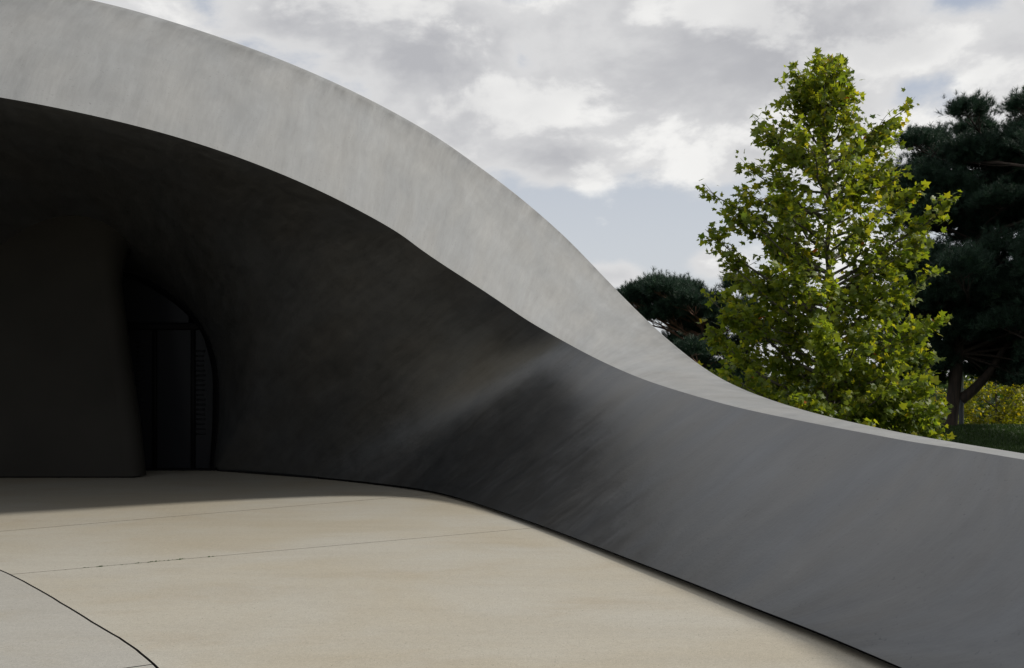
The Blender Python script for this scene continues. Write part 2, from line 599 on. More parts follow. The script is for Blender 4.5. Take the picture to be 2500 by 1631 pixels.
slab([on_line(ja_dn, -29.9), on_line(ja_dn, -15.0), p4] + pts(cl_[n4:ic]) + [tuple(cl_[ic] + nrm), tuple(far_w + nrm)], M_pave_grey)
slab([tuple(cl_[ic] - nrm)] + pts(cl_[ic + 1:]) + [(-29.9, -14), tuple(far_w - nrm)], M_pave_grey)

# crumbs of moss in the second joint
tv, tf, tt = [], [], []
for q in range(70):
    s = rng.normal(0.235, 0.06)
    b0 = joint_b0 + s * (np.array([0.287, 10.72]) - joint_b0) + rng.normal(0, 0.008, 2)
    r = abs(rng.normal(0.004, 0.006)) + 0.003
    base = len(tv)
    for th in range(5):
        an = th / 5 * 6.283 + rng.random()
        tv.append((b0[0] + r * math.cos(an), b0[1] + r * math.sin(an), 0.0))
    tv.append((b0[0], b0[1], r * (0.2 + 0.5 * rng.random())))
    for th in range(5):
        tf.append((base + th, base + (th + 1) % 5, base + 5))
    tt += [rng.random() * 0.4] * 6
moss = mk("joint_moss", tv, tf, M_shrub, plaza, False, None, tt)
moss["kind"] = "stuff"

# ------------------------------------------------------------------ pavilion
pav = empty("pavilion", (0, 17, 0), "sweeping grey steel pavilion with a dark arched hall and a low curved wing", "pavilion")

# lip of the canopy (x, y, z), foot of the lining, crest of the roof: matching key sections
KEYS = [
    # lip, foot of the lining, crest of the roof
    ((5.0, -5.0, 0.8), (3.9, -5.0, 0.056), (6.6, -4.6, 0.55)),
    ((4.3, -1.0, 0.95), (3.35, -1.2, 0.056), (5.9, -0.4, 0.7)),
    ((3.72, 2.5, 1.04), (2.80, 2.2, 0.056), (5.15, 3.4, 0.82)),
    ((3.34, 5.0, 1.085), (2.268, 4.62, 0.056), (4.62, 6.1, 0.9)),
    ((3.196, 6.209, 1.093), (1.857, 6.114, 0.054), (4.42, 7.3, 0.925)),
    ((3.062, 6.763, 1.123), (1.663, 6.668, 0.053), (4.22, 8.2, 0.96)),
    ((2.948, 7.202, 1.134), (1.517, 7.106, 0.052), (4.072, 9.005, 1.0)),
    ((2.822, 7.758, 1.165), (1.332, 7.661, 0.051), (3.933, 9.607, 1.03)),
    ((2.677, 8.362, 1.198), (1.121, 8.264, 0.05), (3.796, 10.398, 1.091)),
    ((2.505, 9.106, 1.244), (0.867, 9.005, 0.048), (3.645, 11.2, 1.152)),
    ((2.292, 9.969, 1.304), (0.565, 9.866, 0.046), (3.516, 11.994, 1.221)),
    ((2.045, 11.04, 1.407), (0.176, 10.933, 0.043), (3.391, 12.9, 1.314)),
    ((1.806, 12.016, 1.519), (-0.209, 11.904, 0.041), (3.227, 14.59, 1.504)),
    ((1.501, 13.201, 1.689), (-0.706, 13.083, 0.039), (3.0, 16.196, 1.834)),
    ((1.066, 13.55, 1.913), (-1.21, 14.02, 0.037), (2.295, 18.204, 2.814)),
    ((0.644, 13.7, 2.155), (-2.02, 14.95, 0.035), (1.553, 18.699, 3.7)),
    ((0.195, 13.45, 2.397), (-2.9, 15.76, 0.03), (0.979, 18.401, 4.236)),
    ((-0.009, 13.3, 2.527), (-3.27, 16.07, 0.03), (0.658, 18.033, 4.443)),
    ((-0.428, 12.95, 2.786), (-4.15, 16.65, 0.03), (0.052, 17.262, 4.804)),
    ((-0.808, 12.55, 3.0), (-4.85, 17.12, 0.03), (-0.475, 16.488, 5.033)),
    ((-1.171, 12.15, 3.221), (-5.21, 17.36, 0.03), (-1.06, 15.56, 5.262)),
    ((-1.307, 12.0, 3.322), (-5.16, 17.4, 0.54), (-1.27, 15.264, 5.33)),
    ((-1.676, 11.65, 3.511), (-5.13, 17.4, 1.5), (-1.787, 14.525, 5.471)),
    ((-2.195, 11.15, 3.731), (-5.21, 17.4, 2.07), (-2.443, 13.763, 5.63)),
    ((-2.926, 10.6, 3.97), (-5.52, 17.4, 2.68), (-3.246, 12.955, 5.799)),
    ((-3.611, 10.15, 4.126), (-6.08, 17.4, 3.15), (-3.979, 12.398, 5.918)),
    ((-4.284, 9.85, 4.238), (-6.53, 17.4, 3.39), (-4.678, 12.001, 6.032)),
    ((-4.936, 9.6, 4.321), (-6.95, 17.4, 3.47), (-5.324, 11.698, 6.109)),
    ((-6.451, 9.25, 4.446), (-7.5, 17.4, 3.33), (-6.659, 11.209, 6.14)),
    ((-9.0, 9.5, 4.55), (-8.25, 17.4, 2.72), (-9.0, 11.1, 6.1)),  # unseen left end from here, shaped to keep sky reflections off the lining
    ((-11.5, 9.3, 4.4), (-8.76, 17.4, 1.5), (-11.6, 11.0, 5.9)),
    ((-14.0, 9.2, 4.0), (-8.8, 17.36, 0.03), (-14.4, 11.0, 5.45)),
    ((-16.5, 9.4, 3.1), (-11.5, 16.9, 0.03), (-17.0, 11.3, 4.45)),
    ((-18.0, 9.8, 1.6), (-15.0, 15.5, 0.03), (-18.8, 11.6, 2.6)),
    ((-18.6, 10.3, 0.05), (-17.8, 12.8, 0.03), (-19.6, 12.0, 0.1)),
]
SUB = 8
Lk = spline([k_[0] for k_ in KEYS], SUB)
Ek = spline([k_[1] for k_ in KEYS], SUB)
Uk = spline([k_[2] for k_ in KEYS], SUB)
Lk = smooth_rows(Lk, 22)
Ek = smooth_rows(Ek, 8)
Uk = smooth_rows(Uk, 40)
N = len(Lk)
pos = np.arange(N) / SUB            # in key units
# weights: wing (flat leaning wall) -> hall (vaulted); floor foot -> arch foot
hall = np.clip((pos - 13.6) / 8.4, 0, 1)
hall = hall * hall * (3 - 2 * hall)
arch = np.clip((pos - 16.5) / 7.0, 0, 1) * np.clip((31.0 - pos) / 2.0, 0, 1)
arch = arch * arch * (3 - 2 * arch)

S = np.linalg.norm(Ek - Lk, axis=1)[:, None]
h2 = Ek - Lk
h2[:, 2] = 0
h2 /= np.linalg.norm(h2, axis=1)[:, None]
up = np.array([0, 0, 1.0])
line = (Ek - Lk) / 3
wing1 = Lk + line + up * -0.035
wing2 = Ek - line + up * -0.045
hall1 = Lk + S * (0.36 * h2 + 0.07 * up)
foot_dir = up * 0.95 + h2 * 0.06
radial = Ek - np.array([-6.95, 17.4, 1.6])
radial[:, 1] = 0
radial /= np.linalg.norm(radial, axis=1)[:, None] + 1e-6
arch_dir = np.array([0, -1.0, 0]) + 0.42 * radial + 0.12 * up
floor2 = Ek + S * 0.42 * foot_dir
arch2 = Ek + S * 0.42 * arch_dir
hall2 = floor2 * (1 - arch[:, None]) + arch2 * arch[:, None]
def ease(a_, b_):
    q_ = np.clip((pos - a_) / (b_ - a_), 0, 1)
    return (q_ * q_ * (3 - 2 * q_))[:, None]


wl, we = ease(16.5, 25.0), ease(16.0, 24.0)
P1 = wing1 * (1 - wl) + hall1 * wl
P2 = wing2 * (1 - we) + hall2 * we
P1 = smooth_rows(P1, 300)
P2 = smooth_rows(P2, 300)
K = 28
s = np.linspace(0, 1, K + 1)
b0, b1, b2, b3 = (1 - s)**3, 3 * (1 - s)**2 * s, 3 * (1 - s) * s**2, s**3
G = (b0[None, :, None] * Lk[:, None] + b1[None, :, None] * P1[:, None] + b2[None, :, None] * P2[:, None] + b3[None, :, None] * Ek[:, None])
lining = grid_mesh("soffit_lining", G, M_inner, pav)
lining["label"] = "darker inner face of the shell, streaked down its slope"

# underside flange and dark recessed plinth along the foot
out_dir = -h2
fl = Ek + out_dir * 0.10
fl[:, 2] = Ek[:, 2] + 0.004
low = fl.copy()
low[:, 2] = -0.05
sel = (pos <= 20.0)
Gp = np.stack([Ek, fl, low], axis=1)[sel]
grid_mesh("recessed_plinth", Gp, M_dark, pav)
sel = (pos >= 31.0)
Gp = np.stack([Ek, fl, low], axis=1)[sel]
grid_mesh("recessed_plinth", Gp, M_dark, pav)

# roof: lip -> crest -> back slope to the lawn
perp = Lk - Ek
perp[:, 2] = 0
perp /= np.linalg.norm(perp, axis=1)[:, None]
bw = np.clip((pos - 9.0) / 4.0, 0, 1)[:, None]
back = perp * (1 - bw) + np.array([0.12, 1.0, 0]) * bw
back /= np.linalg.norm(back, axis=1)[:, None]
H_ = hall[:, None]
ctrl = 0.5 * (Lk + Uk) + up * (0.06 + 0.10 * H_) + np.array([0.0, -0.10, 0]) * H_
K1 = 22
s = np.linspace(0, 1, K1 + 1)
band = ((1 - s)**2)[None, :, None] * Lk[:, None] + (2 * (1 - s) * s)[None, :, None] * ctrl[:, None] + (s**2)[None, :, None] * Uk[:, None]
r1 = Uk + back * (0.7 * (1 - H_) + 2.2 * H_) + up * np.interp(pos, [0, 9, 12, 16, 19, 23, 33], [-0.2, -0.25, -0.5, -0.6, -0.2, 0.12, 0.12])[:, None]
zfall = Uk[:, 2:3]
r2 = Uk + back * (1.7 * (1 - H_) + 5.5 * H_)
r2[:, 2] = zfall[:, 0] * (0.45 * (1 - hall) + 0.80 * hall)
r3 = Uk + back * (2.6 * (1 - H_) + 9.5 * H_)
r3[:, 2] = -0.5
rows = []
for q in range(N):
    rows.append(spline([band[q, -2], Uk[q], r1[q], r2[q], r3[q]], 8)[9:])
Gr = np.concatenate([band, np.array(rows)], axis=1)
dv_ = np.linalg.norm(np.diff(Gr, axis=1), axis=2)
vv_ = np.concatenate([np.zeros((N, 1)), np.cumsum(dv_, axis=1)], axis=1)
run = np.exp(-np.abs(vv_ - vv_[:, K1:K1 + 1]) / 0.55)        # dirt washed down from the crest
roof = grid_mesh("roof_shell", Gr, M_outer, pav, True, run.ravel())
roof["label"] = "pale grey outer face of the shell"

# arched glazed entrance at the back of the hall (plane y = 17.4)
YD = 17.42
ent = bpy.data.objects.new("entrance", None)
col.objects.link(ent)
ent.parent = pav
ent.location = (-6.95, 0.4, 0)
ro = np.array([-6.95, 17.4, 0])
arch_pts = np.array([(-5.21, 0.0), (-5.16, 0.54), (-5.13, 1.23), (-5.14, 1.74), (-5.21, 2.07), (-5.36, 2.49), (-5.69, 2.86), (-6.08, 3.15), (-6.53, 3.39), (-6.95, 3.48)])
full = np.concatenate([arch_pts, np.array([(2 * -6.95 - x, z) for x, z in arch_pts[::-1][1:]])])
fc = spline(np.stack([full[:, 0], np.full(len(full), YD - 0.03), full[:, 1]], axis=1), 4)
inn = np.array([-6.95, YD - 0.03, 1.7])
dirs = inn - fc
dirs /= np.linalg.norm(dirs, axis=1)[:, None]
wid = 0.085
prof = [fc + np.array([0, -0.05, 0]) - dirs * 0.05, fc + np.array([0, -0.05, 0]) + dirs * wid, fc + np.array([0, 0.06, 0]) + dirs * wid, fc + np.array([0, 0.06, 0]) - dirs * 0.05]
ob = grid_mesh("arch_frame", np.stack(prof, axis=1), M_frame, pav)
ob.parent = ent
ob.data.transform(__import__("mathutils").Matrix.Translation(Vector((0, 17, 0)) - Vector(ro.tolist())))


def part(name, V, F, mat, bev=0.004):
    o_ = mk(name, np.asarray(V) - ro, F, mat, ent, False)
    if bev:
        add_bevel(o_, bev, 1)
    return o_


def half_width(z):
    xs = np.interp(z, arch_pts[:, 1], arch_pts[:, 0])
    return xs + 6.95


zt = 2.46
part("transom", *box(-6.95 - half_width(zt) + 0.02, -6.95 + half_width(zt) - 0.02, YD - 0.06, YD + 0.05, zt, zt + 0.12), M_frame)
mx = [-8.55, -7.85, -7.18 + 0.6 - 0.6, -6.245, -5.575]
mx = [-8.325, -7.655, -6.95 + 0.0, -6.245, -5.575]
for x in mx:
    if abs(x + 6.95) < 0.01:
        continue
    part("mullion", *box(x - 0.035, x + 0.035, YD - 0.045, YD + 0.05, 0.0, zt), M_frame)
part("threshold", *box(-8.6, -5.25, YD - 0.07, YD + 0.06, 0.001, 0.035), M_frame)


def pane_poly(x0, x1, z0, z1, step=0.08):
    """pane clipped by the arch"""
    lo, hi = [], []
    for x in np.arange(x0, x1 + 1e-6, (x1 - x0) / 12):
        hw = abs(x + 6.95)
        zz = arch_pts[:, 1]
        ww = arch_pts[:, 0] + 6.95
        ok = [z for z in np.linspace(z0, z1, 60) if np.interp(z, zz, ww) - 0.07 >= hw]
        if len(ok) > 1:
            lo.append((x, ok[0]))
            hi.append((x, ok[-1]))
    return lo + hi[::-1]


def pane(name, x0, x1, z0, z1):
    pl = pane_poly(x0, x1, z0, z1)
    n = len(pl)
    V = [(x, YD - 0.006, z) for x, z in pl] + [(x, YD + 0.014, z) for x, z in pl]
    me = bpy.data.meshes.new(name)
    V = [tuple(np.array(v) - ro) for v in V]
    me.from_pydata(V, [], [tuple(range(n)), tuple(range(2 * n - 1, n - 1, -1))] + [(i, n + i, n + (i + 1) % n, (i + 1) % n) for i in range(n)])
    me.materials.append(M_glass)
    o_ = bpy.data.objects.new(name, me)
    col.objects.link(o_)
    o_.parent = ent
    return o_


edges_x = [-8.76, -8.36, -7.62, -6.28, -5.54]
pane("fanlight_pane", -8.5, -5.4, zt + 0.125, 3.40)
pane("side_pane", -8.74, -8.365, 0.04, zt - 0.005)
pane("door_leaf", -8.285, -7.695, 0.04, zt - 0.005)
pane("door_leaf", -7.615, -6.285, 0.04, zt - 0.005)
pane("door_leaf", -6.205, -5.615, 0.04, zt - 0.005)
pane("side_pane", -5.535, -5.16, 0.04, zt - 0.005)
for name_x0, name_x1, za, zb in ((-6.58, -6.42, 0.95, 2.3), (-5.53, -5.36, 0.62, 2.1)):
    VV, FF = [], []
    z = za
    while z < zb:
        bv, bf = box(name_x0, name_x1 - rng.random() * 0.03, YD - 0.0075, YD - 0.0062, z, z + 0.038)
        FF.append(bf + 8 * len(VV))
        VV.append(bv)
        z += 0.085
    part("etched_stripes", np.concatenate(VV), np.concatenate(FF), M_etch, 0)

# dark core wall in front of the doors, flaring into the ceiling
VV = []
zs = np.concatenate([np.linspace(0.025, 2.9, 16), np.linspace(3.0, 4.8, 22)])
for z in zs:
    xr = np.interp(z, [0, 0.35, 0.8, 1.83, 2.9, 3.74], [-5.99, -6.03, -6.07, -6.22, -6.36, -6.50])
    fl_ = min(1.40, max(0.0, z - 2.95))
    grow = 1.5 - math.sqrt(2.25 - fl_ * fl_)
    x1 = xr + grow
    x0 = -13.0 - grow
    th = 0.24 + grow * 0.8
    yc = 16.28
    ring = []
    for an in np.linspace(-math.pi / 2, math.pi / 2, 13):
        ring.append((x1 - th + th * math.cos(an), yc + th * math.sin(an), z))
    for an in np.linspace(math.pi / 2, 3 * math.pi / 2, 13):
        ring.append((x0 + th + th * math.cos(an), yc + th * math.sin(an), z))
    VV.append(ring)
Gc = np.array(VV)
Gc = np.concatenate([Gc, Gc[:, :1]], axis=1)
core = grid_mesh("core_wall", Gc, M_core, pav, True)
core["label"] = "dark free-standing wall with a rounded end, left of the doors"
bv, bf = box(-12.95, -6.12, 16.10, 16.46, -0.05, 0.03)
mk("core_plinth", local(bv, pav), bf, M_dark, pav, False)


# ------------------------------------------------------------------ vegetation helpers
def leaf_template(kind):
    if kind == 'plane':
        o_ = [(0, 0), (0.17, -0.06), (0.50, 0.10), (0.34, 0.27), (0.66, 0.50), (0.27, 0.52), (0, 1.0)]
        o_ = o_ + [(-x, y) for x, y in o_[::-1][1:-1]]
        V = [(0, 0.33, 0.0)] + [(x, y, -0.16 * abs(x) - 0.10 * max(0, y - 0.4)) for x, y in o_]
        n = len(o_)
        F = [(0, 1 + i, 1 + (i + 1) % n) for i in range(n)]
        return np.array(V, float), np.array(F)
    V = [(0, 0, 0), (0.30, 0.42, -0.05), (0, 1, -0.08), (-0.30, 0.42, -0.05)]
    return np.array(V, float), np.array([(0, 1, 2), (0, 2, 3)])


def frames(axis, nrm):
    a = axis / (np.linalg.norm(axis, axis=1)[:, None] + 1e-9)
    n = nrm - (nrm * a).sum(1)[:, None] * a
    n /= np.linalg.norm(n, axis=1)[:, None] + 1e-9
    x = np.cross(a, n)
    return x, a, n


def scatter(tmpl, P, axis, nrm, size):
    TV, TF = tmpl
    x, a, n = frames(axis, nrm)
    V = P[:, None] + size[:, None, None] * (TV[None, :, 0:1] * x[:, None] + TV[None, :, 1:2] * a[:, None] + TV[None, :, 2:3] * n[:, None])
    F = TF[None] + (np.arange(len(P)) * len(TV))[:, None, None]
    return V.reshape(-1, 3), F.reshape(-1, 3)


def wiggle(p, q, n, amp, sag=0.0):
    t_ = np.linspace(0, 1, n)[:, None]
    P = p + (q - p) * t_
    d = np.linalg.norm(q - p)
    j_ = rng.normal(0, amp * d, (n, 3)) * np.sin(t_ * math.pi)
    for _ in range(2):
        j_[1:-1] = (j_[:-2] + 2 * j_[1:-1] + j_[2:]) / 4
    P = P + j_
    P[:, 2] += (sag * d * np.sin(t_ * math.pi))[:, 0]
    return P


# ------------------------------------------------------------------ the plane tree behind the wing
TB = np.array([6.35, 20.0, -0.36])


def plane_tree():
    root = empty("plane_tree", TB.tolist(), "young yellow-green plane tree standing behind the low wing", "tree")
    top = np.array([6.33, 20.0, 8.0])
    trunk = wiggle(TB, top, 26, 0.012)
    rad = np.interp(np.linspace(0, 1, 26), [0, 0.1, 0.6, 1], [0.125, 0.10, 0.045, 0.006])
    V, F = tubes([trunk], [rad], 10)
    mk("trunk", local(V, root), F, M_bark_plane, root)
    tz = trunk[:, 2]

    def tr_at(z):
        return np.array([np.interp(z, tz, trunk[:, 0]), np.interp(z, tz, trunk[:, 1]), z])

    env_z = [0.2, 0.7, 1.8, 2.6, 3.5, 4.3, 5.1, 5.6, 6.3, 7.1, 7.7, 8.1, 8.5]
    env_r = [1.9, 2.2, 2.45, 2.45, 2.35, 2.1, 2.0, 1.9, 1.5, 1.1, 0.55, 0.25, 0.1]
    limbs = []
    # limbs that make the ragged outline: tip (x, z)
    for x, z in ((3.86, 5.62), (3.84, 4.72), (4.25, 4.05), (3.88, 3.42), (3.95, 2.70), (3.78, 1.75), (4.2, 1.2), (4.75, 6.18), (4.95, 7.0), (4.98, 6.75),
                 (5.35, 7.15), (8.12, 7.42), (7.95, 6.8), (8.78, 5.36), (8.3, 4.75), (7.8, 4.1), (8.15, 3.2), (8.35, 2.75), (8.2, 1.95), (8.4, 1.05),
                 (8.75, 0.85), (6.85, 7.45), (6.42, 8.15), (6.05, 7.55), (7.45, 5.9), (4.55, 4.95)):
        a0 = tr_at(max(0.5, z - 0.62 * abs(x - 6.35) - 0.25))
        limbs.append((a0, np.array([x, 20 + rng.normal(0, 0.35), z])))
    ga = 0.0
    for q in range(84):
        z0 = 0.45 + 7.3 * (q / 84) ** 1.3
        ga += 2.399
        ang = ga + rng.normal(0, 0.25)
        rise = rng.uniform(0.25, 0.85)
        zt_ = min(7.9, z0 + rise * 1.5)
        r = np.interp(zt_, env_z, env_r) * rng.uniform(0.62, 0.98)
        limbs.append((tr_at(z0), np.array([TB[0] - 0.1 + r * math.cos(ang), 20 + r * math.sin(ang), zt_])))
    for q in range(34):      # low skirt
        ga += 2.399
        r = rng.uniform(1.2, 2.4)
        limbs.append((tr_at(rng.uniform(0.4, 1.2)), np.array([TB[0] + 0.15 + r * math.cos(ga), 20 + r * math.sin(ga), rng.uniform(0.25, 1.5)])))
    tw_p, tw_r = [], []
    LP, LA, LS = [], [], []
    for p0, p1 in limbs:
        L = np.linalg.norm(p1 - p0)
        path = wiggle(p0, p1, 10, 0.05, -0.04)
        r0 = 0.010 + 0.013 * L
        V, F = tubes([path], [np.linspace(r0, 0.004, 10)], 6)
        mk("branch", local(V, root), F, M_bark_plane, root)
        d = (p1 - p0) / L
        nt = int(5 + 5.0 * L)
        for q in range(nt):
            s_ = rng.uniform(0.22, 1.0)
            b_ = path[min(9, int(s_ * 9))] + rng.normal(0, 0.02, 3)
            dirn = d * 0.8 + rng.normal(0, 0.62, 3) + np.array([0, 0, 0.22])
            dirn /= np.linalg.norm(dirn)
            tl = rng.uniform(0.22, 0.62) * (1.15 - 0.45 * s_)
            if q == 0:
                b_, dirn, tl = path[8], d + np.array([0, 0, 0.35]), 0.32
            tp = wiggle(b_, b_ + dirn * tl, 5, 0.06)
            tw_p.append(tp)
            tw_r.append(np.linspace(0.0065, 0.002, 5))
            nl = rng.integers(13, 24) if p1[2] < 4.6 else rng.integers(11, 19)
            for g in range(nl):
                f_ = rng.uniform(0.15, 1.0)
                c_ = tp[min(4, int(f_ * 4.99))]
                LP.append(c_ + rng.normal(0, 0.065, 3))
                LA.append(dirn * 0.5 + rng.normal(0, 0.6, 3) + np.array([0, 0, -0.25]))
                LS.append(np.clip(rng.normal(0.108, 0.030), 0.05, 0.18))
    V, F = tubes(tw_p, tw_r, 4)
    o_ = mk("twigs", local(V, root), F, M_bark_plane, root)
    o_["kind"] = "stuff"
    LP, LA, LS = np.array(LP), np.array(LA), np.array(LS)
    keep = LP[:, 2] > 0.0
    LP, LA, LS = LP[keep], LA[keep], LS[keep]
    nrm = np.array([0, 0, 0.9]) + rng.normal(0, 0.75, LP.shape) + np.array([0.15, -0.35, 0])
    tint = np.clip(rng.normal(0.42, 0.2, len(LP)) + 0.05 * (LP[:, 2] - 4) / 4, 0, 0.92)
    odd = rng.random(len(LP))
    tint[odd > 0.9985] = 1.0
    tint[(odd > 0.990) & (odd <= 0.9985)] = 0.95
    tm = leaf_template('plane')
    # the 300 that show largest are single leaves
    dist = np.linalg.norm(LP - np.array([0, 0, 1.6]), axis=1)
    vis = (LP[:, 2] > 1.0)
    score = LS / dist + (rng.random(len(LP)) * 0.0012) + 0.0020 * (LP[:, 1] < 19.0)
    order = np.argsort(-np.where(vis, score, 0))
    big = order[:300]
    rest = np.ones(len(LP), bool)
    rest[big] = False
    V, F = scatter(tm, LP[rest], LA[rest], nrm[rest], LS[rest])
    cr_ = mk("crown", local(V, root), F, M_plane, root, False, None, np.repeat(tint[rest], len(tm[0])))
    cr_["kind"] = "stuff"
    proto = []
    for v_ in range(8):
        me = bpy.data.meshes.new("leaf")
        me.from_pydata([tuple(q) for q in tm[0]], [], [tuple(int(z) for z in q) for q in tm[1]])
        a_ = me.attributes.new("tint", 'FLOAT', 'POINT')
        tv_ = [0.2, 0.3, 0.4, 0.5, 0.6, 0.75, 0.94, 1.0][v_]
        a_.data.foreach_set("value", np.full(len(tm[0]), tv_, dtype=np.float32))
        me.materials.append(M_plane)
        proto.append(me)
    x_, a_, n_ = frames(LA[big], nrm[big])
    from mathutils import Matrix
    for q, ix in enumerate(big):
        me = proto[7 if tint[ix] > 0.97 else 6 if tint[ix] > 0.93 else int(np.argmin(np.abs(np.array([0.2, 0.3, 0.4, 0.5, 0.6, 0.75]) - tint[ix])))]
        o_ = bpy.data.objects.new("leaf", me)
        sz = float(LS[ix])
        lp = LP[ix] - TB
        o_.matrix_local = Matrix(((x_[q][0] * sz, a_[q][0] * sz, n_[q][0] * sz, lp[0]), (x_[q][1] * sz, a_[q][1] * sz, n_[q][1] * sz, lp[1]),
                                  (x_[q][2] * sz, a_[q][2] * sz, n_[q][2] * sz, lp[2]), (0, 0, 0, 1)))
        col.objects.link(o_)
        o_.parent = root
    # hanging seed balls
    VV, FF = [], []
    ico = np.array([(0, 0, 1), (0.9, 0, 0.3), (0.28, 0.85, 0.3), (-0.73, 0.53, 0.3), (-0.73, -0.53, 0.3), (0.28, -0.85, 0.3), (0, 0, -1)], float)
    icf = np.array([(0, 1, 2), (0, 2, 3), (0, 3, 4), (0, 4, 5), (0, 5, 1), (6, 2, 1), (6, 3, 2), (6, 4, 3), (6, 5, 4), (6, 1, 5)])
    for q in range(90):
        tp = tw_p[rng.integers(0, len(tw_p))][-1]
        VV.append(ico * 0.017 + tp + np.array([rng.normal(0, 0.03), rng.normal(0, 0.03), -0.09 - 0.05 * rng.random()]))
        FF.append(icf + 7 * q)
    o_ = mk("seed_balls", local(np.concatenate(VV), root), np.concatenate(FF), M_bark_pine, root)
    o_["kind"] = "stuff"
    k_ = 1.2                              # full size and place: a grown 9.5 m tree on the lawn
    root.scale = (k_, k_, k_ * 0.972)
    root.location = (TB[0] * k_, TB[1] * k_, 1.6 + (TB[2] - 1.6) * k_)
    return root


plane_tree()


# ------------------------------------------------------------------ pines
def tuft(n_needles, seed):
    r_ = np.random.default_rng(seed)
    V, F = [], []
    for q in range(n_needles):
        an = r_.random() * 6.283
        sp = r_.uniform(0.15, 1.25)
        d = np.array([math.sin(sp) * math.cos(an), math.cos(sp), math.sin(sp) * math.sin(an)])
        b = np.array([0, r_.uniform(-0.5, 0.25), 0])
        side = np.cross(d, r_.normal(0, 1, 3))
        side /= np.linalg.norm(side)
        wd = 0.034
        k_ = len(V)
        V += [b + side * wd, b - side * wd, b + d * r_.uniform(0.75, 1.0)]
        F.append((k_, k_ + 1, k_ + 2))
    return np.array(V), np.array(F)


TUFTS = [tuft(26, q) for q in range(5)]


def pine(label, base, lean, height, r_trunk, pads, group, limb_mat, dens=150, size=0.22, low_limbs=()):
    base = np.array(base, float)
    root = empty("pine_tree", base.tolist(), label, "tree", group)
    top = base + np.array([lean, 0, height])
    trunk = wiggle(base, top, 16, 0.015)
    V, F = tubes([trunk], [np.interp(np.linspace(0, 1, 16), [0, 0.08, 0.7, 1], [r_trunk * 1.15, r_trunk, r_trunk * 0.5, 0.02])], 12)
    mk("trunk", local(V, root), F, M_bark_pine, root)
    for a_, b_, r0, r1 in low_limbs:
        path = wiggle(np.array(a_, float), np.array(b_, float), 9, 0.03, -0.08)
        V, F = tubes([path], [np.linspace(r0, r1, 9)], 9)
        mk("branch", local(V, root), F, M_bark_pine, root)
    P, A, Sz = [], [], []
    tw_p, tw_r = [], []
    for (x, y, z, rx, rz) in pads:
        c_ = np.array([x, y, z], float)
        za = np.clip(z - 0.35 * abs(x - base[0]) - 0.5, base[2] + 0.25 * height, base[2] + height * 0.97)
        a0 = np.array([np.interp(za, trunk[:, 2], trunk[:, 0]), np.interp(za, trunk[:, 2], trunk[:, 1]), za])
        path = wiggle(a0, c_ - np.array([0, 0, rz * 0.4]), 8, 0.05)
        L = np.linalg.norm(c_ - a0)
        V, F = tubes([path], [np.linspace(0.02 + 0.016 * L, 0.012, 8)], 6)
        mk("branch", local(V, root), F, limb_mat, root)
        for q in range(9):
            an = rng.random() * 6.283
            e_ = c_ + np.array([rx * 0.8 * math.cos(an), rx * 0.8 * math.sin(an), rz * rng.uniform(-0.3, 0.6)])
            tw_p.append(wiggle(path[rng.integers(4, 8)], e_, 5, 0.06))
            tw_r.append(np.linspace(0.018, 0.005, 5))
        n_ = int(3.6 * dens * rx * rx + 70)
        u = rng.normal(0, 1, (n_, 3))
        u /= np.linalg.norm(u, axis=1)[:, None]
        u[:, 2] = np.where(u[:, 2] < -0.25, -u[:, 2] * 0.5, u[:, 2])
        rr = rng.uniform(0.45, 1.0, n_)[:, None] ** 0.6
        rr = np.where(rng.random((n_, 1)) < 0.16, rng.uniform(1.0, 1.45, (n_, 1)), rr)
        lump = 1.0 + 0.22 * np.sin(u[:, 0:1] * 5 + x) * np.cos(u[:, 1:2] * 4 + z)
        off = u * rr * lump * np.array([rx, rx, rz])
        P.append(c_ + off)
        A.append(u * 0.8 + np.array([0, 0, 0.75]) + rng.normal(0, 0.3, (n_, 3)))
        Sz.append(rng.uniform(0.75, 1.25, n_) * size)
    P, A, Sz = np.concatenate(P), np.concatenate(A), np.concatenate(Sz)
    V, F = tubes(tw_p, tw_r, 4)
    o_ = mk("twigs", local(V, root), F, limb_mat, root)
    o_["kind"] = "stuff"
    VV, FF, TT, off = [], [], [], 0
    tint = np.clip(rng.normal(0.45, 0.22, len(P)), 0, 1)
    which = rng.integers(0, 5, len(P))
    for v_ in range(5):
        m_ = which == v_
        V, F = scatter(TUFTS[v_], P[m_], A[m_], rng.normal(0, 1, (m_.sum(), 3)), Sz[m_])
        VV.append(V)
        FF.append(F + off)
        TT.append(np.repeat(tint[m_], len(TUFTS[v_][0])))
        off += len(V)
    cr_ = mk("crown", local(np.concatenate(VV), root), np.concatenate(FF), M_needle, root, False, None, np.concatenate(TT))
    cr_["kind"] = "stuff"
    return root


def at(px, py, d):
    """place for a thing seen at photo column px and row py, d metres away"""
    return ((px - 1250) / 2430.6 * d, d, 1.6 - (py - 925) / 2430.6 * d)


def pads_of(spec, d, jit):
    out = []
    for px, py, r, fl_ in spec:
        x, y, z = at(px, py, d)
        rr = r * d / 2430.6
        out.append((x, d + rng.normal(0, jit), z, rr, rr * fl_))
    return out


